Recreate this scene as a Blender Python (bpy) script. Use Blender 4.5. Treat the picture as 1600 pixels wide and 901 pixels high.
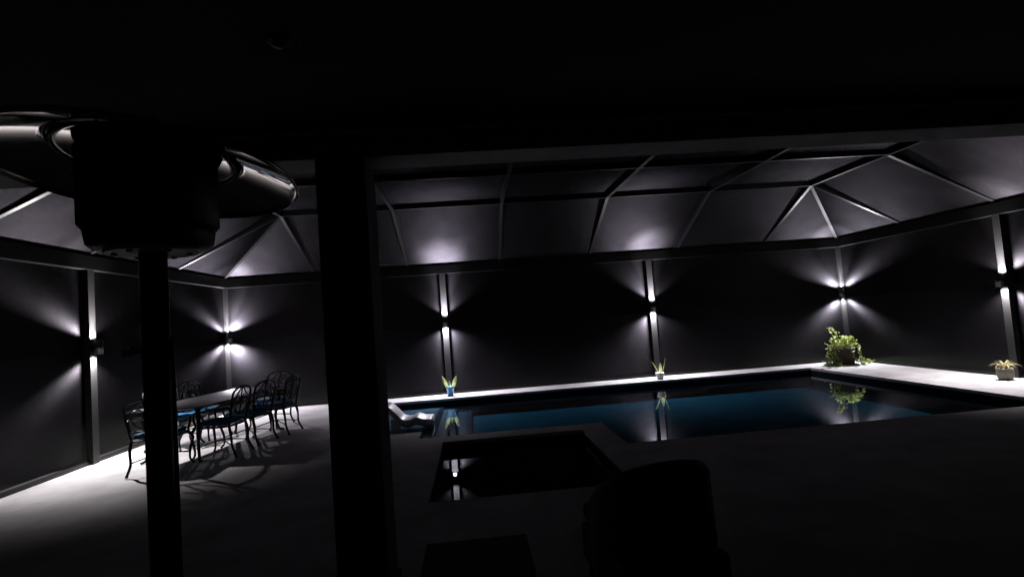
import bpy, bmesh, math, random
from mathutils import Vector, Matrix
random.seed(7)
PI = math.pi
S = bpy.context.scene
for o in list(bpy.data.objects):
    bpy.data.objects.remove(o)
C = S.collection

# ---------------------------------------------------------------- camera
YAW, PITCH, ROLL, FPX, EYE = .076, .055, -.074, 850.0, 1.6
fwd = Vector((math.sin(YAW)*math.cos(PITCH), math.cos(YAW)*math.cos(PITCH), math.sin(PITCH)))
rgt = Vector((math.cos(YAW), -math.sin(YAW), 0))
upv = rgt.cross(fwd)
r2 = rgt*math.cos(ROLL) + upv*math.sin(ROLL)
u2 = -rgt*math.sin(ROLL) + upv*math.cos(ROLL)
cam_data = bpy.data.cameras.new('camera')
cam = bpy.data.objects.new('camera', cam_data)
C.objects.link(cam)
m = Matrix((r2, u2, -fwd)).transposed().to_4x4()
m.translation = Vector((0, 0, EYE))
cam.matrix_world = m
cam_data.sensor_width = 36
cam_data.lens = FPX*36/1600
cam_data.clip_start, cam_data.clip_end = .05, 2000
S.camera = cam

# ---------------------------------------------------------------- night sky, exposure
W = bpy.data.worlds.new('World')
S.world = W
W.use_nodes = True
wn = W.node_tree.nodes
sky = wn.new('ShaderNodeTexSky')
sky.sky_type = 'NISHITA'
sky.sun_disc = False
sky.sun_elevation = math.radians(2)
sky.sun_rotation = math.radians(200)
W.node_tree.links.new(sky.outputs[0], wn['Background'].inputs[0])
wn['Background'].inputs[1].default_value = .0006
S.view_settings.view_transform = 'Standard'
S.view_settings.look = 'None'
S.view_settings.exposure = 0
S.view_settings.gamma = 1
S.view_settings.use_curve_mapping = False
S.cycles.use_denoising = True
S.cycles.sample_clamp_indirect = 3
S.cycles.max_bounces = 10
S.cycles.diffuse_bounces = 2
S.cycles.transparent_max_bounces = 24
S.cycles.blur_glossy = .05
# beams of each sconce as (watts, cone in degrees, blend): spill and core
UP = ((200, 152, .4), (640, 56, 1.0))
DOWN = ((350, 138, .6), (150, 60, 1.0))
LAMP_COL = (.95, .90, 1)

# ---------------------------------------------------------------- materials
def mat(name, col, rough=.6, metal=0, var=.0, scale=8, bump=0, bscale=60, col2=None, spec=.5, detail=6):
    M = bpy.data.materials.new(name)
    M.use_nodes = True
    n, l = M.node_tree.nodes, M.node_tree.links
    b = n['Principled BSDF']
    b.inputs['Base Color'].default_value = (*col, 1)
    b.inputs['Roughness'].default_value = rough
    b.inputs['Metallic'].default_value = metal
    b.inputs['Specular IOR Level'].default_value = spec
    if var or col2 or bump:
        tc = n.new('ShaderNodeTexCoord')
    if var or col2:
        t = n.new('ShaderNodeTexNoise')
        t.inputs['Scale'].default_value = scale
        t.inputs['Detail'].default_value = detail
        t.inputs['Roughness'].default_value = .65
        l.new(tc.outputs['Object'], t.inputs[0])
        r = n.new('ShaderNodeValToRGB')
        lo = col2 if col2 else tuple(c*(1-var) for c in col)
        r.color_ramp.elements[0].position = .35
        r.color_ramp.elements[1].position = .65
        r.color_ramp.elements[0].color = (*lo, 1)
        r.color_ramp.elements[1].color = (*col, 1)
        l.new(t.outputs[0], r.inputs[0])
        l.new(r.outputs[0], b.inputs['Base Color'])
    if bump:
        t2 = n.new('ShaderNodeTexNoise')
        t2.inputs['Scale'].default_value = bscale
        t2.inputs['Detail'].default_value = 4
        l.new(tc.outputs['Object'], t2.inputs[0])
        bp = n.new('ShaderNodeBump')
        bp.inputs['Strength'].default_value = bump
        bp.inputs['Distance'].default_value = .01
        l.new(t2.outputs[0], bp.inputs['Height'])
        l.new(bp.outputs[0], b.inputs['Normal'])
    return M

M = {}
M['deck'] = mat('deck_concrete', (.58, .565, .56), .75, var=.34, scale=1.6, bump=.25, bscale=45, detail=10, spec=.12)
M['frame'] = mat('bronze_aluminium', (.0045, .0044, .0045), .40, var=.25, scale=20, spec=.27)
M['post'] = mat('satin_bronze_post', (.0025, .0024, .0025), .58, var=.25, scale=20, spec=.5)
M['lamp'] = mat('black_lamp_metal', (.02, .02, .02), .35)
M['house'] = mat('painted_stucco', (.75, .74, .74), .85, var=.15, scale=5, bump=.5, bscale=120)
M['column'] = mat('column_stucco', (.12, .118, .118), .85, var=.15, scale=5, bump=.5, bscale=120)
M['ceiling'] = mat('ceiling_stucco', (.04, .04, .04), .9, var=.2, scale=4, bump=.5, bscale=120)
M['ground'] = mat('lawn', (.03, .05, .02), .9, var=.5, scale=15)
M['iron'] = mat('cast_aluminium', (.008, .008, .008), .42, var=.4, scale=30, bump=.2, bscale=200, spec=.28)
M['table_top'] = mat('table_top_metal', (.06, .058, .06), .32, var=.3, scale=25, bump=.15, bscale=150)
M['cushion'] = mat('blue_cushion', (.015, .14, .32), .85, var=.15, scale=40, bump=.3, bscale=300)
M['chrome'] = mat('brushed_reflector', (.52, .49, .465), .05, 1, var=.2, scale=6)
M['black'] = mat('black_enamel', (.008, .008, .008), .5)
M['heater_pole'] = mat('heater_pole_steel', (.012, .012, .012), .3, spec=.5)
M['ivory'] = mat('cream_flange', (.86, .82, .70), .5)
M['plaster'] = mat('pool_plaster', (.011, .040, .055), .7, var=.25, scale=2.2, spec=0)
M['shelf'] = mat('pool_shelf_plaster', (.10, .115, .14), .7, var=.35, scale=3, spec=0)
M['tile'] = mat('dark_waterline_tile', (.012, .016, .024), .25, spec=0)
M['spa'] = mat('spa_plaster', (.03, .035, .04), .6, var=.2, scale=4, spec=0)
M['lounger'] = mat('white_moulded_plastic', (.88, .88, .90), .4)
M['pot_blue'] = mat('blue_glazed_pot', (.06, .22, .42), .25, var=.4, scale=14)
M['pot_white'] = mat('white_pot', (.86, .85, .87), .4)
M['planter'] = mat('dark_planter', (.05, .035, .025), .7, var=.4, scale=10, bump=.4, bscale=30)
M['pot_stone'] = mat('pale_stone_pot', (.17, .165, .12), .8, var=.3, scale=20, bump=.3, bscale=60)
M['soil'] = mat('potting_soil', (.03, .02, .015), .95, var=.5, scale=40)
M['leaf'] = mat('pothos_leaf', (.50, .56, .16), .45, col2=(.26, .36, .07), scale=6)
M['stem'] = mat('vine_stem', (.16, .20, .06), .6)
M['blade'] = mat('orchid_leaf', (.36, .48, .10), .4, col2=(.66, .70, .34), scale=5)
M['brom'] = mat('bromeliad_leaf', (.26, .27, .09), .5, col2=(.30, .22, .12), scale=9)
M['wicker'] = mat('dark_wicker', (.016, .015, .014), .7, bump=.6, bscale=90)
M['fabric'] = mat('charcoal_fabric', (.016, .016, .018), .95, bump=.3, bscale=300)

def translucent(M_, amount):
    n, l = M_.node_tree.nodes, M_.node_tree.links
    b, out = n['Principled BSDF'], n['Material Output']
    tl = n.new('ShaderNodeBsdfTranslucent')
    src = b.inputs['Base Color'].links[0].from_socket
    l.new(src, tl.inputs['Color'])
    mx = n.new('ShaderNodeMixShader')
    mx.inputs[0].default_value = amount
    l.new(b.outputs[0], mx.inputs[1])
    l.new(tl.outputs[0], mx.inputs[2])
    l.new(mx.outputs[0], out.inputs[0])
for k_ in ('leaf', 'blade', 'brom'):
    translucent(M[k_], .35)

def lens_mat():
    m_ = bpy.data.materials.new('lit_lens')
    m_.use_nodes = True
    b = m_.node_tree.nodes['Principled BSDF']
    b.inputs['Base Color'].default_value = (.9, .9, .9, 1)
    b.inputs['Emission Color'].default_value = (1, .97, 1, 1)
    b.inputs['Emission Strength'].default_value = 25
    return m_
M['lens'] = lens_mat()

def screen_mat():
    """woven wire: mostly open, a little dull, with the stretched sheen that level wires give"""
    m_ = bpy.data.materials.new('insect_screen')
    m_.use_nodes = True
    n, l = m_.node_tree.nodes, m_.node_tree.links
    n.clear()
    out = n.new('ShaderNodeOutputMaterial')
    tr = n.new('ShaderNodeBsdfTransparent')
    df = n.new('ShaderNodeBsdfDiffuse')
    df.inputs['Color'].default_value = (.0034, .0032, .0036, 1)
    gl = n.new('ShaderNodeBsdfAnisotropic')
    gl.inputs['Roughness'].default_value = .61
    gl.inputs['Anisotropy'].default_value = .22
    gl.distribution = 'BECKMANN'
    geo = n.new('ShaderNodeNewGeometry')
    cr = n.new('ShaderNodeVectorMath'); cr.operation = 'CROSS_PRODUCT'
    cr.inputs[1].default_value = (0, 0, 1)
    l.new(geo.outputs['True Normal'], cr.inputs[0])
    ad = n.new('ShaderNodeVectorMath'); ad.operation = 'ADD'
    ad.inputs[1].default_value = (.001, 0, 0)
    l.new(cr.outputs[0], ad.inputs[0])
    nm = n.new('ShaderNodeVectorMath'); nm.operation = 'NORMALIZE'
    l.new(ad.outputs[0], nm.inputs[0])
    l.new(nm.outputs[0], gl.inputs['Tangent'])
    tc = n.new('ShaderNodeTexCoord')
    nz = n.new('ShaderNodeTexNoise')
    nz.inputs['Scale'].default_value = 30
    nz.inputs['Detail'].default_value = 6
    l.new(tc.outputs['Object'], nz.inputs[0])
    nb = n.new('ShaderNodeTexNoise')
    nb.inputs['Scale'].default_value = 2.1
    nb.inputs['Detail'].default_value = 4
    l.new(tc.outputs['Object'], nb.inputs[0])
    mu = n.new('ShaderNodeMath'); mu.operation = 'MULTIPLY'
    l.new(nz.outputs[0], mu.inputs[0])
    l.new(nb.outputs[0], mu.inputs[1])
    r = n.new('ShaderNodeValToRGB')
    r.color_ramp.elements[0].position = .10
    r.color_ramp.elements[1].position = .42
    r.color_ramp.elements[0].color = (.019, .0179, .0203, 1)
    r.color_ramp.elements[1].color = (.039, .0369, .0416, 1)
    l.new(mu.outputs[0], r.inputs[0])
    l.new(r.outputs[0], gl.inputs['Color'])
    sh = n.new('ShaderNodeAddShader')
    l.new(df.outputs[0], sh.inputs[0])
    l.new(gl.outputs[0], sh.inputs[1])
    mx = n.new('ShaderNodeMixShader')
    mx.inputs[0].default_value = .62
    l.new(tr.outputs[0], mx.inputs[1])
    l.new(sh.outputs[0], mx.inputs[2])
    l.new(mx.outputs[0], out.inputs[0])
    return m_
M['screen'] = screen_mat()

def water_mat(name, tint, strength):
    m_ = bpy.data.materials.new(name)
    m_.use_nodes = True
    n, l = m_.node_tree.nodes, m_.node_tree.links
    n.clear()
    out = n.new('ShaderNodeOutputMaterial')
    tr = n.new('ShaderNodeBsdfTransparent')
    tr.inputs[0].default_value = (*tint, 1)
    gl = n.new('ShaderNodeBsdfGlossy')
    gl.inputs['Roughness'].default_value = .004
    gl.inputs['Color'].default_value = (.95, .97, 1, 1)
    lw = n.new('ShaderNodeLayerWeight')
    lw.inputs['Blend'].default_value = .5
    pw = n.new('ShaderNodeMath'); pw.operation = 'POWER'
    pw.inputs[1].default_value = 5
    l.new(lw.outputs['Facing'], pw.inputs[0])
    fr = n.new('ShaderNodeMath'); fr.operation = 'MULTIPLY_ADD'
    fr.inputs[1].default_value = .98
    fr.inputs[2].default_value = .02
    l.new(pw.outputs[0], fr.inputs[0])
    tc = n.new('ShaderNodeTexCoord')
    nz = n.new('ShaderNodeTexNoise')
    nz.inputs['Scale'].default_value = 1.6
    nz.inputs['Detail'].default_value = 2
    l.new(tc.outputs['Object'], nz.inputs[0])
    bp = n.new('ShaderNodeBump')
    bp.inputs['Strength'].default_value = strength
    bp.inputs['Distance'].default_value = .01
    l.new(nz.outputs[0], bp.inputs['Height'])
    l.new(bp.outputs[0], gl.inputs['Normal'])
    mx = n.new('ShaderNodeMixShader')
    l.new(fr.outputs[0], mx.inputs[0])
    l.new(tr.outputs[0], mx.inputs[1])
    l.new(gl.outputs[0], mx.inputs[2])
    l.new(mx.outputs[0], out.inputs[0])
    return m_
M['water'] = water_mat('pool_water', (.62, .86, .95), .035)
M['spa_water'] = water_mat('spa_water', (.6, .75, .85), .02)

# ---------------------------------------------------------------- mesh helpers
def obj(name, bm, material, parent=None, smooth=False):
    me = bpy.data.meshes.new(name)
    bmesh.ops.recalc_face_normals(bm, faces=bm.faces)
    bm.to_mesh(me)
    bm.free()
    me.materials.append(M[material])
    if smooth:
        me.polygons.foreach_set('use_smooth', [True]*len(me.polygons))
    o = bpy.data.objects.new(name, me)
    C.objects.link(o)
    if parent:
        o.parent = parent
        if not parent.get('_local'):
            base = parent
            while base.parent:
                base = base.parent
            if parent is base and not base.get('_world'):
                o.matrix_parent_inverse = Matrix.Translation(-Vector(base.location))
    return o

def thing(name, label, cat, loc=(0, 0, 0), rz=0, group=None, local=False):
    o = bpy.data.objects.new(name, None)
    C.objects.link(o)
    o.location = loc
    o.rotation_euler = (0, 0, rz)
    o.empty_display_size = .1
    o['label'], o['category'] = label, cat
    if group:
        o['group'] = group
    if local:
        o['_local'] = 1
    return o

def tag(o, label, cat, group=None):
    o['label'], o['category'] = label, cat
    if group:
        o['group'] = group
    return o

def struct(name, bm, material):
    o = obj(name, bm, material)
    o['kind'] = 'structure'
    return o

def box(bm, x0, y0, z0, x1, y1, z1, bev=0):
    v = [bm.verts.new(p) for p in ((x0,y0,z0),(x1,y0,z0),(x1,y1,z0),(x0,y1,z0),(x0,y0,z1),(x1,y0,z1),(x1,y1,z1),(x0,y1,z1))]
    f = [bm.faces.new([v[i] for i in q]) for q in ((0,3,2,1),(4,5,6,7),(0,1,5,4),(1,2,6,5),(2,3,7,6),(3,0,4,7))]
    if bev:
        e = list({e for q in f for e in q.edges})
        bmesh.ops.bevel(bm, geom=e, offset=bev, segments=2, affect='EDGES', profile=.5)
    return bm

def bar(bm, p, q, w, h, up=(0, 0, 1), lift=0):
    """rectangular bar from p to q; w across, h along 'up'; lift shifts it so that its underside runs p-q when lift = h/2"""
    p, q = Vector(p), Vector(q)
    d = (q-p).normalized()
    s = d.cross(Vector(up)).normalized()
    u = s.cross(d).normalized()
    ring = []
    for c in (p, q):
        c = c + u*lift
        ring.append([bm.verts.new(c + s*a*w/2 + u*b*h/2) for a, b in ((-1,-1),(1,-1),(1,1),(-1,1))])
    a, b = ring
    for i in range(4):
        bm.faces.new((a[i], a[(i+1) % 4], b[(i+1) % 4], b[i]))
    bm.faces.new(a[::-1])
    bm.faces.new(b)
    return bm

def tube(bm, pts, rad, n=8, caps=True):
    pts = [Vector(p) for p in pts]
    if not isinstance(rad, (list, tuple)):
        rad = [rad]*len(pts)
    t0 = (pts[1]-pts[0]).normalized()
    s = t0.orthogonal().normalized()
    rings = []
    for i, p in enumerate(pts):
        t = (pts[min(i+1, len(pts)-1)] - pts[max(i-1, 0)]).normalized()
        s = (s - t*s.dot(t)).normalized()
        b = t.cross(s)
        rings.append([bm.verts.new(p + (s*math.cos(2*PI*k/n) + b*math.sin(2*PI*k/n))*rad[i]) for k in range(n)])
    for a, b in zip(rings, rings[1:]):
        for k in range(n):
            bm.faces.new((a[k], a[(k+1) % n], b[(k+1) % n], b[k]))
    if caps:
        bm.faces.new(rings[0][::-1])
        bm.faces.new(rings[-1])
    return bm

def curve(pts, n=5):
    """Catmull-Rom through pts"""
    P = [Vector(p) for p in pts]
    P = [P[0]*2-P[1]] + P + [P[-1]*2-P[-2]]
    out = []
    for i in range(1, len(P)-2):
        a, b, c, d = P[i-1:i+3]
        for k in range(n):
            t = k/n
            out.append(.5*((2*b) + (c-a)*t + (2*a-5*b+4*c-d)*t*t + (3*b-a-3*c+d)*t**3))
    out.append(P[-2])
    return out

def lathe(bm, prof, cx=0, cy=0, n=32, a0=0, a1=2*PI):
    full = abs(a1-a0-2*PI) < 1e-6
    cnt = n if full else n+1
    rings = []
    for r, z in prof:
        rings.append([bm.verts.new((cx+r*math.cos(a0+(a1-a0)*k/n), cy+r*math.sin(a0+(a1-a0)*k/n), z)) for k in range(cnt)])
    for a, b in zip(rings, rings[1:]):
        for k in range(n):
            q = (a[k], a[(k+1) % cnt], b[(k+1) % cnt], b[k])
            bm.faces.new(q)
    bmesh.ops.remove_doubles(bm, verts=bm.verts, dist=1e-5)
    return bm

def poly(bm, pts):
    bm.faces.new([bm.verts.new(p) for p in pts])
    return bm

def B():
    return bmesh.new()

# ================================================================ SETTING
XL, XR, YB, YH = -5.5, 9.0, 12.6, 3.47      # screen planes, house line
PX0, PX1, PY1 = -2.3, 7.5, 11.85            # pool: left, right, far edge
PYR, PYL, PYM = 6.55, 8.40, 7.92            # near edge right of the spa, left of it, behind it
SX0, SX1, SY0, SY1 = -.52, 1.42, 5.07, 7.55 # spa opening
SO0, SO1 = -.88, 1.76                       # outer sides of the spa coping
WZ = -.125                                  # water level

def in_pool(x, y):
    return (PX0 < x < PX1 and PYL < y < PY1) or (SO1 < x < PX1 and PYR < y <= PYL) or (SO0 < x <= SO1 and PYM < y <= PYL)
def in_spa(x, y):
    return SX0 < x < SX1 and SY0 < y < SY1

xs = sorted({-5.75, PX0, SO0, SX0, SX1, SO1, PX1, 9.25})
ys = sorted({-4, SY0, PYR, SY1, PYM, PYL, PY1, 12.85})
bm = B()
vc = {}
def V(x, y, z):
    k = (round(x, 4), round(y, 4), round(z, 4))
    if k not in vc:
        vc[k] = bm.verts.new(k)
    return vc[k]
for x0, x1 in zip(xs, xs[1:]):
    for y0, y1 in zip(ys, ys[1:]):
        cx, cy = (x0+x1)/2, (y0+y1)/2
        if in_pool(cx, cy) or in_spa(cx, cy):
            continue
        bm.faces.new((V(x0,y0,0), V(x1,y0,0), V(x1,y1,0), V(x0,y1,0)))
edges = [e for e in bm.edges if len(e.link_faces) == 1]
r = bmesh.ops.extrude_edge_only(bm, edges=edges)
for v in [g for g in r['geom'] if isinstance(g, bmesh.types.BMVert)]:
    v.co.z = -.05
struct('pool_deck', bm, 'deck')

bm = B()
for x0, y0, x1, y1 in ((-300,-300,-5.75,300), (9.25,-300,300,300), (-5.75,12.85,9.25,300), (-5.75,-300,9.25,-4)):
    poly(bm, ((x0,y0,-.06),(x1,y0,-.06),(x1,y1,-.06),(x0,y1,-.06)))
struct('ground', bm, 'ground')

# pool basin: walls behind a tile band, floor, shelf and steps on the left
FL = -.40
bm = B()
ring = [(PX0,PYL),(SO0,PYL),(SO0,PYM),(SO1,PYM),(SO1,PYR),(PX1,PYR),(PX1,PY1),(PX0,PY1)]
for (x0,y0),(x1,y1) in zip(ring, ring[1:]+ring[:1]):
    poly(bm, ((x0,y0,-.05),(x1,y1,-.05),(x1,y1,FL),(x0,y0,FL)))
basin = struct('pool_basin', bm, 'tile')
bm = B()
for x0, y0, x1, y1 in ((-.16,PYL,PX1,PY1), (SO0,PYM,SO1,PYL), (SO1,PYR,PX1,PYL)):
    poly(bm, ((x0,y0,FL),(x1,y0,FL),(x1,y1,FL),(x0,y1,FL)))
obj('pool_floor', bm, 'plaster', basin)
basin['_local'] = 1
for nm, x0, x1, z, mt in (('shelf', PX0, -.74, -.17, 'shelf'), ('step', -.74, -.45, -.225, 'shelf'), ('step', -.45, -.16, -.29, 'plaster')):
    bm = B()
    box(bm, x0, PYL+.004, FL, x1, PY1-.004, z)
    st = obj(nm, bm, mt, basin)
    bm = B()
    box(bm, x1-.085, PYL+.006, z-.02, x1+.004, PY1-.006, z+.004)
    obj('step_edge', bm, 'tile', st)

bm = B()
ring = [(SX0,SY0),(SX1,SY0),(SX1,SY1),(SX0,SY1)]
for (x0,y0),(x1,y1) in zip(ring, ring[1:]+ring[:1]):
    poly(bm, ((x0,y0,-.05),(x1,y1,-.05),(x1,y1,-.9),(x0,y0,-.9)))
poly(bm, [(x,y,-.9) for x,y in ring])
spa = struct('spa_basin', bm, 'spa')
spa['_local'] = 1
bm = B()
box(bm, SX0+.004, SY0+.004, -.9, SX1-.004, SY0+.4, -.5)
obj('bench', bm, 'spa', spa)

e = .002
bm = B()
poly(bm, [(x,y,WZ) for x,y in ((PX0,PYL),(SO0,PYL),(SO0,PYM),(SO1,PYM),(SO1,PYR),(PX1,PYR),(PX1,PY1),(PX0,PY1))])
struct('pool_water', bm, 'water')
bm = B()
poly(bm, [(x,y,WZ) for x,y in ((SX0,SY0),(SX1,SY0),(SX1,SY1),(SX0,SY1))])
struct('spa_water', bm, 'spa_water')

# covered terrace of the house
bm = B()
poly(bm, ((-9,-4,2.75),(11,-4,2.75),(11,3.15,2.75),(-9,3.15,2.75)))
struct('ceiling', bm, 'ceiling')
bm = B()
box(bm, -9, 3.17, 2.6, 11, 3.44, 4.35)
tag(obj('house_beam', bm, 'house'), 'long pale stucco beam crossing above the terrace opening, resting on the column', 'beam')
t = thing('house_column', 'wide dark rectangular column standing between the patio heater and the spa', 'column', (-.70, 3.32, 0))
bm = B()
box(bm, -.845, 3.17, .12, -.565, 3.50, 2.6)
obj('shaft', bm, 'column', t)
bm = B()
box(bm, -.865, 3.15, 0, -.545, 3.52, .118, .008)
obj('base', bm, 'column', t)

# ================================================================ SCREEN ENCLOSURE
enc = thing('screen_enclosure', 'dark bronze framed insect screen enclosure with mansard roof around the pool', 'enclosure', (1.75, 8, 0))
EB, ET = 2.74, 2.94              # eave beam
RB = 3.85                        # underside of the top rafters
BX = [-3.5, -1.4, .72, 2.84, 4.95, 7.1]    # rafters running towards the house
RYL = [10.55, 8.2, 6.3, 4.3]     # rafters of the left slope
RYR = [10.55, 8.5, 6.4, 4.4]
PUR = [10.55, 8.45, 6.35, 4.35]
PW, PD = .13, .09
def post(x0, y0, x1, y1, z1=EB):
    bm = B()
    box(bm, x0, y0, 0, x1, y1, z1)
    return obj('post', bm, 'post', enc)
X3, X4 = -.63, 4.22
for x in (X3, X4):
    post(x-PW/2, YB-PD, x+PW/2, YB-.004)
post(XL+.004, YB-.085, XL+.085, YB-.004)
post(XR-.085, YB-.085, XR-.004, YB-.004)
Y1, Y6 = 8.2, 8.5
for y in (Y1, 4.1):
    post(XL+.004, y-PW/2, XL+PD, y+PW/2)
for y in (Y6, 4.4):
    post(XR-PD, y-PW/2, XR-.004, y+PW/2)
# eave beams and base rails
for nm, z0, z1, d in (('eave_beam', EB+.002, ET, .11), ('base_rail', .002, .055, .05)):
    bm = B(); box(bm, XL+.085 if nm == 'base_rail' else XL-.01, YB-d, z0, XR-.085 if nm == 'base_rail' else XR+.01, YB-.002, z1); obj(nm, bm, 'frame', enc)
    bm = B(); box(bm, XL+.002, YH, z0, XL+d, YB-.124, z1); obj(nm, bm, 'frame', enc)
    bm = B(); box(bm, XR-d, YH, z0, XR-.002, YB-.124, z1); obj(nm, bm, 'frame', enc)
# rafters: bottom edges run along the measured lines
RH, RW = .22, .06
def rafter(p, q, nm='rafter', w=RW, h=RH):
    bm = B()
    bar(bm, p, q, w, h, lift=h/2)
    return obj(nm, bm, 'frame', enc)
for x in BX:
    rafter((x, YB-.03, ET-.0), (x, 10.55, RB))
    rafter((x, 10.57, RB), (x, YH, RB))
for y in RYL:
    rafter((XL+.03, y, ET), (BX[0]-.03, y, RB))
for y in RYR:
    rafter((XR-.03, y, ET), (BX[-1]+.03, y, RB))
rafter((XL+.05, YB-.05, ET), (BX[0]-.02, 10.58, RB), 'hip_rafter')
rafter((XR-.05, YB-.05, ET), (BX[-1]+.02, 10.58, RB), 'hip_rafter')
for y in PUR:
    for a, b in zip(BX, BX[1:]):
        rafter((a+RW/2, y, RB+.004), (b-RW/2, y, RB+.004), 'purlin', .055, .11)
# insect screen, one sheet for each framed bay
def sheet(pts):
    bm = B()
    poly(bm, pts)
    return obj('screen_panel', bm, 'screen', enc)
SZ, EZ = RB+.10, ET+.006
for a, b in ((XL, X3), (X3, X4), (X4, XR)):
    sheet(((a,YB,0),(b,YB,0),(b,YB,EB+.01),(a,YB,EB+.01)))
for X, ysplit in ((XL, (YB, Y1, 4.1, YH)), (XR, (YB, Y6, 4.4, YH))):
    for a, b in zip(ysplit, ysplit[1:]):
        sheet(((X,a,0),(X,b,0),(X,b,EB+.01),(X,a,EB+.01)))
for a, b in zip(BX, BX[1:]):
    sheet(((a,YB-.01,EZ),(b,YB-.01,EZ),(b,10.55,SZ),(a,10.55,SZ)))
    yy = PUR + [YH]
    for c, d in zip(yy, yy[1:]):
        sheet(((a,c,SZ),(b,c,SZ),(b,d,SZ),(a,d,SZ)))
for X, bx, ry in ((XL+.01, BX[0], RYL), (XR-.01, BX[-1], RYR)):
    sheet(((X,YB-.01,EZ),(bx,YB-.01,EZ),(bx,10.55,SZ)))
    sheet(((X,YB-.01,EZ),(X,10.55,EZ),(bx,10.55,SZ)))
    yy = ry + [YH]
    for c, d in zip(yy, yy[1:]):
        sheet(((X,c,EZ),(X,d,EZ),(bx,d,SZ),(bx,c,SZ)))

# ================================================================ WALL SCONCES
HL = 1.63
def sconce(x, y, nx, ny, label, tilt=0, power=1, col=LAMP_COL, up_cone=152, down_cone=138):
    """up-and-down cylinder lamp on a post; (nx, ny) points into the enclosure"""
    n = Vector((nx, ny, 0)).normalized()
    base = Vector((x, y, HL))
    t = thing('wall_light', label, 'wall light', base, group='up and down lights on the enclosure posts')
    c = base + n*.072
    bm = B()
    lathe(bm, [(.052, HL-.10), (.056, HL-.105), (.056, HL+.105), (.052, HL+.10), (.047, HL+.085), (0, HL+.085)], c.x, c.y, 28)
    lathe(bm, [(.052, HL-.10), (.047, HL-.085), (0, HL-.085)], c.x, c.y, 28)
    obj('housing', bm, 'lamp', t, True)
    bm = B()
    bar(bm, base, base+n*.035, .07, .12)
    obj('bracket', bm, 'lamp', t)
    for s in (1, -1):
        bm = B()
        lathe(bm, [(.044, HL+s*.088), (0, HL+s*.091)], c.x, c.y, 24)
        obj('lens', bm, 'lens', t)
        for watts, cone, blend in (UP if s > 0 else DOWN):
            ld = bpy.data.lights.new('beam_light', 'SPOT')
            ld.energy = watts*power
            ld.color = col
            if cone > 100:
                cone = up_cone if s > 0 else down_cone
            ld.spot_size = math.radians(cone)
            ld.spot_blend = blend
            ld.shadow_soft_size = .025
            lo = bpy.data.objects.new('beam_light', ld)
            C.objects.link(lo)
            lo.parent = t
            lo.location = (c.x-base.x, c.y-base.y, s*.112)
            d = Vector((0, 0, s)) + n*.02 + Vector((-n.y, n.x, 0))*tilt
            lo.rotation_euler = d.to_track_quat('-Z', 'Y').to_euler()
    return t
sconce(XL+PD, Y1, 1, 0, 'lit up-and-down light on the left screen wall post, left of the patio heater pole', .01, .9, (1, .95, .98))
sconce(XL+.085, YB-.085, 1, -1, 'lit up-and-down light in the left far corner behind the dining table', -.02, 1.4, down_cone=158)
sconce(X3, YB-PD, 0, -1, 'lit up-and-down light on the far post above the blue flower pot', .015, 1.1, (.93, .88, 1), 122, 152)
sconce(X4, YB-PD, 0, -1, 'lit up-and-down light on the far post above the small white pot', .03, 1.1, up_cone=122, down_cone=144)
sconce(XR-.085, YB-.085, -1, -1, 'lit up-and-down light in the right far corner above the leafy dark planter', .02, 1.05, (.95, .92, 1))
sconce(XR-PD, Y6, -1, 0, 'lit up-and-down light on the right screen wall post above the spiky pale pot', -.01, .9, (1, .94, .99))

# ================================================================ PATIO HEATER
HX, HY = -.915, 1.65
t = thing('patio_heater', 'tall black patio heater with round polished reflector, close to the camera on the left', 'patio heater', (HX, HY, 0))
bm = B(); lathe(bm, [(0, 0), (.23, 0), (.23, .03), (.21, .05), (.20, .42), (.185, .45), (.05, .47), (0, .47)], HX, HY, 32); obj('tank_housing', bm, 'black', t, True)
bm = B(); tube(bm, [(HX, HY, .44), (HX, HY, 1.2), (HX, HY, 1.9)], .036, 24); obj('pole', bm, 'heater_pole', t, True)
bm = B(); lathe(bm, [(.037, 1.866), (.118, 1.866), (.118, 1.876), (.037, 1.876)], HX, HY, 32)
fl = obj('flange', bm, 'ivory', t)
for k in range(6):
    a = 2*PI*k/6 + .4
    bm = B(); tube(bm, [(HX+.092*math.cos(a), HY+.092*math.sin(a), 1.860), (HX+.092*math.cos(a), HY+.092*math.sin(a), 1.874)], .008, 8)
    o = obj('bolt', bm, 'black', t)
bm = B(); lathe(bm, [(.06, 1.878), (.145, 1.878), (.158, 1.89), (.163, 1.92), (.163, 1.93), (.06, 1.93)], HX, HY, 40); obj('burner_base', bm, 'black', t, True)
bm = B(); lathe(bm, [(.06, 1.931), (.165, 1.931), (.176, 1.945), (.178, 2.16), (.165, 2.185), (.05, 2.19)], HX, HY, 40); obj('burner_head', bm, 'black', t, True)
for k in range(4):
    a = 2*PI*k/4+.6
    bm = B(); tube(bm, [(HX+.12*math.cos(a), HY+.12*math.sin(a), 2.18), (HX+.12*math.cos(a), HY+.12*math.sin(a), 2.235)], .006, 8)
    obj('standoff', bm, 'black', t)
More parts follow.
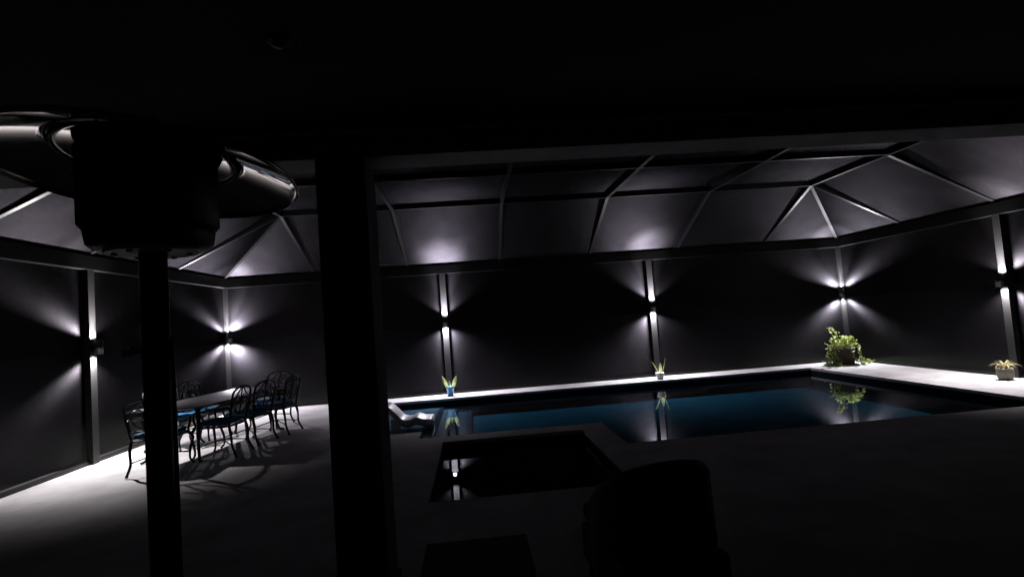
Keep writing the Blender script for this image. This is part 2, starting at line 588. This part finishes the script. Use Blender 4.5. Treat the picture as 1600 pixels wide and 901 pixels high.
# reflector: shallow dome, a centre disc lapped over an outer ring
RZ, RR, RI = 2.10, .401, .228
def lean(bm):          # the reflector sits a little crooked on its stand-offs
    for v in bm.verts:
        v.co.z += -.071*(v.co.x-HX) - .11*(v.co.y-HY)
    return bm
def dome(r_):
    return RZ + .078*(1-(r_/RR)**2)
bm = B(); lathe(bm, [(RR-.004, RZ-.012), (RR+.004, RZ-.008), (RR+.003, RZ)] + [(r_, dome(r_)) for r_ in (.395, .38, .36, .335, .31, .28, .255, RI-.004)], HX, HY, 96)
o = obj('reflector_ring', lean(bm), 'chrome', t, True)
o['label'] = 'polished metal outer ring of the heater reflector'
o.modifiers.new('thickness', 'SOLIDIFY').thickness = .0015
bm = B(); lathe(bm, [(r_, dome(r_)-.006) for r_ in (RI+.004, .21, .17, .12, .07, .02)], HX, HY, 96)
o = obj('reflector_disc', lean(bm), 'chrome', t, True)
o['label'] = 'polished metal centre disc of the heater reflector'
o.modifiers.new('thickness', 'SOLIDIFY').thickness = .0015
bm = B()
ring_pts = [(HX+RI*math.cos(2*PI*k/72), HY+RI*math.sin(2*PI*k/72), dome(RI)-.006) for k in range(73)]
tube(bm, ring_pts, .0045, 8)
obj('reflector_seam', lean(bm), 'black', t, True)
bm = B(); tube(bm, [(HX-.075, HY-.01, 1.585), (HX-.03, HY-.01, 1.59)], .009, 10); tube(bm, [(HX-.082, HY-.01, 1.584), (HX-.07, HY-.01, 1.5855)], .015, 12); obj('knob', bm, 'pot_white', t, True)
bm = B(); tube(bm, curve([(HX+.045, HY-.005, 1.62), (HX+.047, HY-.005, 1.5), (HX+.046, HY-.005, 1.3), (HX+.045, HY-.005, .5)]), .006, 8); obj('gas_hose', bm, 'heater_pole', t, True)

# ================================================================ DINING SET
TX, TY, TR = -3.98, 8.76, math.radians(-11)
TW, TL, TZ = .98, 2.2, .74
t = thing('dining_table', 'long dark cast metal dining table with a glossy top, among the chairs', 'dining table', (TX, TY, 0), TR, local=True)
bm = B(); box(bm, -TW/2, -TL/2, TZ-.028, TW/2, TL/2, TZ, .012); obj('tabletop', bm, 'table_top', t)
bm = B()
for s in (-1, 1):
    box(bm, s*(TW/2-.09)-.012, -TL/2+.1, TZ-.05, s*(TW/2-.09)+.012, TL/2-.1, TZ-.03)
    box(bm, -TW/2+.103, s*(TL/2-.1)-.012, TZ-.05, TW/2-.103, s*(TL/2-.1)+.012, TZ-.03)
obj('apron', bm, 'iron', t)
for sx in (-1, 1):
    for sy in (-1, 1):
        bm = B()
        x, y = sx*(TW/2-.1), sy*(TL/2-.12)
        tube(bm, curve([(x, y, TZ-.05), (x+sx*.02, y+sy*.02, .55), (x-sx*.03, y-sy*.03, .28), (x, y, .06), (x+sx*.05, y+sy*.05, .012)]),
             [.032]*5+[.027]*5+[.02]*5+[.018]*5+[.024], 10)
        obj('leg', bm, 'iron', t, True)

def make_chair():
    t = thing('dining_chair', '', 'dining chair', (0, 0, 0), 0, 'cast metal chairs around the dining table', local=True)
    # seat: rim with cross slats
    bm = B()
    rim = [(-.24,.24,.43),(-.25,0,.43),(-.22,-.23,.43),(0,-.25,.43),(.22,-.23,.43),(.25,0,.43),(.24,.24,.43),(0,.27,.43),(-.24,.24,.43)]
    tube(bm, curve(rim, 4), .014, 8)
    for k in range(6):
        y = -.2+.08*k
        box(bm, -.235, y-.018, .423, .235, y+.018, .433)
    obj('seat', bm, 'iron', t)
    bm = B(); box(bm, -.22, -.2, .446, .22, .235, .505, .024)
    obj('cushion', bm, 'cushion', t, True)
    for s in (-1, 1):
        bm = B()
        tube(bm, curve([(s*.235,.225,.43),(s*.275,.26,.34),(s*.25,.235,.2),(s*.245,.23,.08),(s*.275,.265,.012)]), [.022]*6+[.018]*6+[.014]*8+[.02], 8)
        obj('leg', bm, 'iron', t, True)
        bm = B()
        tube(bm, curve([(s*.215,-.235,.43),(s*.225,-.26,.3),(s*.215,-.27,.15),(s*.235,-.33,.012)]), [.02]*5+[.016]*9+[.016, .02], 8)
        obj('leg', bm, 'iron', t, True)
        bm = B()
        tube(bm, curve([(s*.225,-.275,.67),(s*.285,-.15,.675),(s*.295,.08,.66),(s*.28,.2,.635),(s*.265,.225,.56),(s*.25,.21,.48),(s*.24,.22,.43)]), .015, 8)
        obj('arm', bm, 'iron', t, True)
    # back: arched frame and scrolled lattice
    def bk(x, z):
        return (x, -.235-(z-.43)*.20, z)
    bm = B()
    tube(bm, curve([bk(-.215,.43),bk(-.235,.6),bk(-.245,.8),bk(-.2,.9),bk(0,.945),bk(.2,.9),bk(.245,.8),bk(.235,.6),bk(.215,.43)], 6), .015, 8)
    tube(bm, curve([bk(-.235,.54), bk(0,.55), bk(.235,.54)]), .011, 8)
    fr = obj('backrest', bm, 'iron', t, True)
    bm = B()
    for s in (-1, 1):
        tube(bm, curve([bk(s*.03,.55),bk(s*.15,.64),bk(s*.17,.75),bk(s*.07,.82),bk(s*.03,.74),bk(s*.09,.69)]), .009, 6)
        tube(bm, curve([bk(s*.24,.78),bk(s*.13,.83),bk(s*.02,.93)]), .009, 6)
        tube(bm, curve([bk(s*.2,.54),bk(s*.215,.66),bk(s*.16,.73)]), .009, 6)
    tube(bm, curve([bk(0,.55),bk(.012,.7),bk(-.008,.85),bk(0,.945)]), .010, 6)
    obj('back_lattice', bm, 'iron', t, True)
    bm = B()
    for s in (-1, 1):
        tube(bm, curve([(s*.25,.24,.16),(s*.08,.04,.215),(s*.05,-.05,.215),(s*.215,-.265,.17)]), .009, 6)
    tube(bm, [(-.065,0,.216),(.065,0,.216)], .009, 6)
    obj('stretcher', bm, 'iron', t, True)
    return t

def copy_tree(o, parent=None):
    c = o.copy()
    C.objects.link(c)
    c.parent = parent
    for ch in list(o.children):
        copy_tree(ch, c)
    return c
chair = make_chair()
def at_table(lx, ly):
    return (TX + lx*math.cos(TR) - ly*math.sin(TR), TY + lx*math.sin(TR) + ly*math.cos(TR))
spots = [  # x, y, turn, label
    (-4.10, 7.40, .02, 'dark cast metal chair at the near end of the dining table, behind the heater pole'),
    (*at_table(-.68, -.06), TR-PI/2+.04, 'dark chair with blue cushion left of the dining table, nearer the camera'),
    (*at_table(-.68, .64), TR-PI/2-.06, 'dark chair with blue cushion left of the dining table, nearer the corner'),
    (*at_table(.52, -.70), TR+PI/2+.10, 'dark chair on the pool side of the dining table, nearest to the camera'),
    (*at_table(.48, .0), TR+PI/2-.07, 'dark chair at the middle of the pool side of the dining table'),
    (*at_table(.52, .70), TR+PI/2+.05, 'dark chair on the pool side of the dining table, farthest away'),
    (*at_table(.02, 1.38), TR+PI-.05, 'dark chair at the far end of the dining table, its lattice back showing'),
]
for i, (x, y, a, lab) in enumerate(spots):
    o = chair if i == 0 else copy_tree(chair)
    o.location = (x, y, 0)
    o.rotation_euler = (0, 0, a)
    o['label'] = lab

# ================================================================ POOL LOUNGER
t = thing('pool_lounger', 'white moulded lounger standing in the shallow end of the pool beside the column', 'lounger', (-1.35, 9.6, -.17))
prof = [(-.80,.02),(-.93,.03),(-1.06,.07),(-1.18,.035),(-1.30,.06),(-1.40,.17),(-1.50,.27),(-1.58,.30)]
pc = curve([(x, 0, z) for x, z in prof], 4)
bm = B()
top, bot = [], []
for y in (9.32, 9.36, 9.84, 9.88):
    q = .012 if y in (9.32, 9.88) else 0
    top.append([bm.verts.new((p.x, y, p.z-q)) for p in pc])
    bot.append([bm.verts.new((p.x, y, max(p.z-.13, -.165)+q)) for p in pc])
for a, b in zip(top, top[1:]):
    for k in range(len(pc)-1):
        bm.faces.new((a[k], a[k+1], b[k+1], b[k]))
for a, b in zip(bot, bot[1:]):
    for k in range(len(pc)-1):
        bm.faces.new((a[k], b[k], b[k+1], a[k+1]))
for a, b in ((top[0], bot[0]), (bot[-1], top[-1])):
    for k in range(len(pc)-1):
        bm.faces.new((a[k], b[k], b[k+1], a[k+1]))
for k in (0, -1):
    for (a, b), (c, d) in zip(zip(top, bot), list(zip(top, bot))[1:]):
        bm.faces.new((a[k], c[k], d[k], b[k]))
obj('shell', bm, 'lounger', t, True)
bm = B(); box(bm, -1.50, 9.42, -.168, -1.36, 9.78, .06, .01); obj('foot', bm, 'lounger', t)

# ================================================================ POTTED PLANTS
def leaf_blade(bm, base, tip, width, bend, n=6, shape=lambda t: math.sin(PI*min(1, t*.92+.08))**.8):
    base, tip = Vector(base), Vector(tip)
    d = tip-base
    s = d.cross(Vector((0, 0, 1)))
    if s.length < 1e-4:
        s = Vector((1, 0, 0))
    s.normalize()
    nrm = s.cross(d).normalized()
    rows = []
    for i in range(n+1):
        t_ = i/n
        c = base + d*t_ + nrm*bend*math.sin(PI*t_)
        w = width*max(.04, shape(t_))/2
        rows.append([bm.verts.new(c-s*w+nrm*w*.35), bm.verts.new(c), bm.verts.new(c+s*w+nrm*w*.35)])
    for a, b in zip(rows, rows[1:]):
        bm.faces.new((a[0], a[1], b[1], b[0]))
        bm.faces.new((a[1], a[2], b[2], b[1]))

def face_blade(bm, x, y, z, lean, h, w, turn=0, curl=0):
    """broad paddle leaf whose flat side faces the pool (-y)"""
    rows = []
    for i in range(9):
        t_ = i/8
        c = Vector((x+lean*t_+curl*t_*t_, y-.03*math.sin(PI*t_), z+h*t_))
        ww = w/2*max(.12, math.sin(PI*min(1, t_*.85+.12))**.9)
        dx = Vector((math.cos(turn), math.sin(turn), -(lean+2*curl*t_)/h*math.cos(turn)))
        rows.append([bm.verts.new(c-dx*ww+Vector((0,-.012,0))), bm.verts.new(c), bm.verts.new(c+dx*ww+Vector((0,-.012,0)))])
    for a, b in zip(rows, rows[1:]):
        bm.faces.new((a[0], a[1], b[1], b[0]))
        bm.faces.new((a[1], a[2], b[2], b[1]))

# blue pot
px, py = -.60, 12.22
t = thing('potted_plant', 'blue flared pot with three upright pale green leaves on the far pool edge', 'potted plant', (px, py, 0))
bm = B(); lathe(bm, [(0, 0), (.062, 0), (.066, .012), (.088, .175), (.104, .18), (.106, .21), (.094, .21), (.09, .19), (0, .186)], px, py, 28); obj('pot', bm, 'pot_blue', t, True)
for dx, dz, le, h, w in ((-.05, .18, -.11, .27, .075), (.01, .18, -.02, .16, .05), (.065, .18, .08, .25, .08)):
    bm = B(); face_blade(bm, px+dx, py-.02, dz, le, h, w); obj('leaf', bm, 'blade', t, True)
# white pot
px, py = 4.10, 12.05
t = thing('potted_plant', 'small white pot with one bright leaf and two thin ones on the far pool edge', 'potted plant', (px, py, 0))
bm = B(); lathe(bm, [(0, 0), (.055, 0), (.075, .03), (.092, .10), (.096, .145), (.085, .145), (.08, .12), (0, .118)], px, py, 28); obj('pot', bm, 'pot_white', t, True)
for dx, le, h, w, cu in ((.0, .0, .25, .075, .02), (-.03, -.12, .30, .014, -.03), (.04, .09, .36, .014, .02)):
    bm = B(); face_blade(bm, px+dx, py-.01, .11, le, h, w, 0, cu); obj('leaf', bm, 'blade', t, True)
# corner planter with trailing foliage
px, py = 8.42, 12.02
t = thing('planter', 'square dark planter overflowing with bright green trailing leaves in the far right corner', 'planter', (px, py, 0))
ang = math.radians(-32)
def rot(x, y):
    return (px + x*math.cos(ang) - y*math.sin(ang), py + x*math.sin(ang) + y*math.cos(ang))
bm = B()
lv = []
for z, h in ((0, .205), (.30, .23), (.33, .245), (.36, .245), (.36, .215), (.33, .21)):
    lv.append([bm.verts.new((*rot(a*h, b*h), z)) for a, b in ((-1,-1),(1,-1),(1,1),(-1,1))])
bm.faces.new(lv[0])
for a, b in zip(lv, lv[1:]):
    for k in range(4):
        bm.faces.new((a[k], a[(k+1) % 4], b[(k+1) % 4], b[k]))
obj('box', bm, 'planter', t)
bm = B()
poly(bm, [(*rot(a*.212, b*.212), .335) for a, b in ((-1,-1),(1,-1),(1,1),(-1,1))])
obj('soil', bm, 'soil', t)
rng = random.Random(11)
vines = []
def vine(pts, rad=.006):
    vines.append(curve(pts, 6))
for k in range(16):
    a = rng.uniform(0, 2*PI); r_ = rng.uniform(.05, .2)
    b = (px+r_*.4*math.cos(a), py+r_*.4*math.sin(a), .33)
    h = rng.uniform(.42, .58)
    vine([b, (px+r_*math.cos(a), py+r_*math.sin(a), h), (px+1.25*r_*math.cos(a), py+1.2*r_*math.sin(a), h+rng.uniform(-.03, .05))])
vine([(px-.05, py-.05, .33), (px-.13, py-.05, .6), (px-.2, py-.03, .78), (px-.24, py-.03, .82)])
vine([(px-.05, py-.02, .33), (px-.1, py-.05, .55), (px-.16, py-.03, .72), (px-.22, py-.03, .78)])
for dx, dy, ex, ey in ((-.28, -.06, -.31, -.16), (-.25, -.16, -.4, -.2), (-.3, .02, -.36, -.04), (.27, -.12, .3, -.25), (.22, -.2, .4, -.2), (.0, -.3, .1, -.37), (-.27,-.1,-.28,-.3)):
    low = rng.uniform(.02, .12)
    vine([(px+dx*.5, py+dy*.5, .34), (px+dx*.95, py+dy*.95, .44), (px+dx*1.15, py+dy*1.15, .25), (px+ex, py+ey, .06), (px+ex*1.35, py+ey*1.35, .02)])
bm = B()
for v in vines:
    tube(bm, v, .005, 5)
obj('vine', bm, 'stem', t)['kind'] = 'stuff'
bm = B()
def heart(bm, c, nrm, up, s):
    nrm = nrm.normalized(); up = (up - nrm*up.dot(nrm)).normalized(); sd = nrm.cross(up)
    o = [(0,-.45),(.28,-.62),(.55,-.35),(.5,.1),(.25,.55),(0,.95),(-.25,.55),(-.5,.1),(-.55,-.35),(-.28,-.62)]
    ctr = bm.verts.new(c - nrm*s*.1)
    vs = [bm.verts.new(c + sd*(x*s) + up*(-y*s) + nrm*(abs(x)*s*.18 - abs(y)*s*.12)) for x, y in o]
    for a, b in zip(vs, vs[1:]+vs[:1]):
        bm.faces.new((ctr, a, b))
for i, v in enumerate(vines):
    long_ = i >= 16
    for q in v[3:]:
        for _ in range(2 if long_ else 3):
            c = q + Vector((rng.gauss(0, .028), rng.gauss(0, .028), rng.gauss(.01, .022)))
            c.z = max(c.z, .015)
            n_ = Vector((rng.gauss(0, .6), rng.gauss(-.55, .5), rng.uniform(.3, 1.1)))
            heart(bm, c, n_, Vector((rng.gauss(0, .5), rng.gauss(0, .3), 1)), rng.uniform(.024, .044))
obj('foliage', bm, 'leaf', t)['kind'] = 'stuff'
# spiky plant in a pale round pot
px, py = 8.66, 8.42
t = thing('potted_plant', 'round pale pot with arching spiky leaves on the right deck', 'potted plant', (px, py, 0))
bm = B(); lathe(bm, [(0, 0), (.08, 0), (.105, .04), (.118, .11), (.112, .18), (.105, .195), (.092, .19), (0, .17)], px, py, 28); obj('pot', bm, 'pot_stone', t, True)
for k in range(26):
    a = 2*PI*k/26*2.4 + rng.uniform(-.2, .2)
    q = rng.random()
    L = .10 + .17*q
    up_ = .17 - .15*q
    bm = B()
    leaf_blade(bm, (px+.02*math.cos(a), py+.02*math.sin(a), .16), (px+L*math.cos(a), py+L*math.sin(a), .16+up_), rng.uniform(.026, .036), .035+.05*q, shape=lambda q_: (1-q_)**.6)
    obj('leaf', bm, 'brom', t, True)

# ================================================================ TERRACE FURNITURE (in deep shade)
def armchair(x, y, rz, w, label):
    t = thing('lounge_armchair', label, 'armchair', (x, y, 0), rz, local=True)
    h = w/2
    bm = B()   # curved back shell
    rows = []
    for i in range(15):
        a = PI*(1.0 + i/14)
        top_ = .60 + .24*max(0, math.sin((i/14)*PI))**.8
        cx_, cy_ = h*math.cos(a), .05+.36*math.sin(a)
        rows.append([bm.verts.new((cx_*f, .05+(cy_-.05)*f, z)) for f, z in ((1, .12), (1.02, .4), (1, top_-.03), (.95, top_), (.88, top_-.03), (.86, .4), (.86, .12))])
    for a, b in zip(rows, rows[1:]):
        for k in range(6):
            bm.faces.new((a[k], a[k+1], b[k+1], b[k]))
    for rr in (rows[0], rows[-1]):
        bm.faces.new(rr)
    obj('backrest', bm, 'wicker', t, True)
    bm = B(); box(bm, -h*.85, -.28, .12, h*.85, .42, .34, .02); obj('seat', bm, 'wicker', t)
    bm = B(); box(bm, -h*.8, -.22, .342, h*.8, .44, .46, .04); obj('seat_cushion', bm, 'fabric', t, True)
    bm = B(); box(bm, -h*.6, -.27, .47, h*.6, -.15, .80, .05); obj('back_cushion', bm, 'fabric', t, True)
    for sx in (-1, 1):
        for sy in (-.2, .36):
            bm = B(); tube(bm, [(sx*h*.75, sy, 0), (sx*h*.75, sy, .13)], .02, 10); obj('leg', bm, 'wicker', t)
armchair(.90, 2.98, .10, .68, 'black lounge armchair with rounded back in the shadowed centre foreground')
t = thing('side_table', 'low black side table in the shadowed foreground in front of the spa', 'side table', (-.06, 2.76, 0), 0, local=True)
bm = B(); box(bm, -.27, -.27, .40, .27, .27, .43, .006); obj('tabletop', bm, 'wicker', t)
for sx in (-1, 1):
    for sy in (-1, 1):
        bm = B(); box(bm, sx*.235-.018, sy*.235-.018, 0, sx*.235+.018, sy*.235+.018, .399); obj('leg', bm, 'wicker', t)

# small dark fitting on the ceiling
t = thing('ceiling_fixture', 'small unlit dark fitting on the black terrace ceiling above the heater', 'ceiling fixture', (-.68, 2.13, 2.745))
bm = B(); lathe(bm, [(0, 2.722), (.016, 2.723), (.028, 2.732), (.03, 2.748)], -.68, 2.13, 24); obj('dome', bm, 'heater_pole', t, True)
bm = B(); lathe(bm, [(.031, 2.742), (.045, 2.744), (.045, 2.749)], -.68, 2.13, 24); obj('rim', bm, 'black', t, True)

for o in bpy.data.objects:
    if '_local' in o:
        del o['_local']
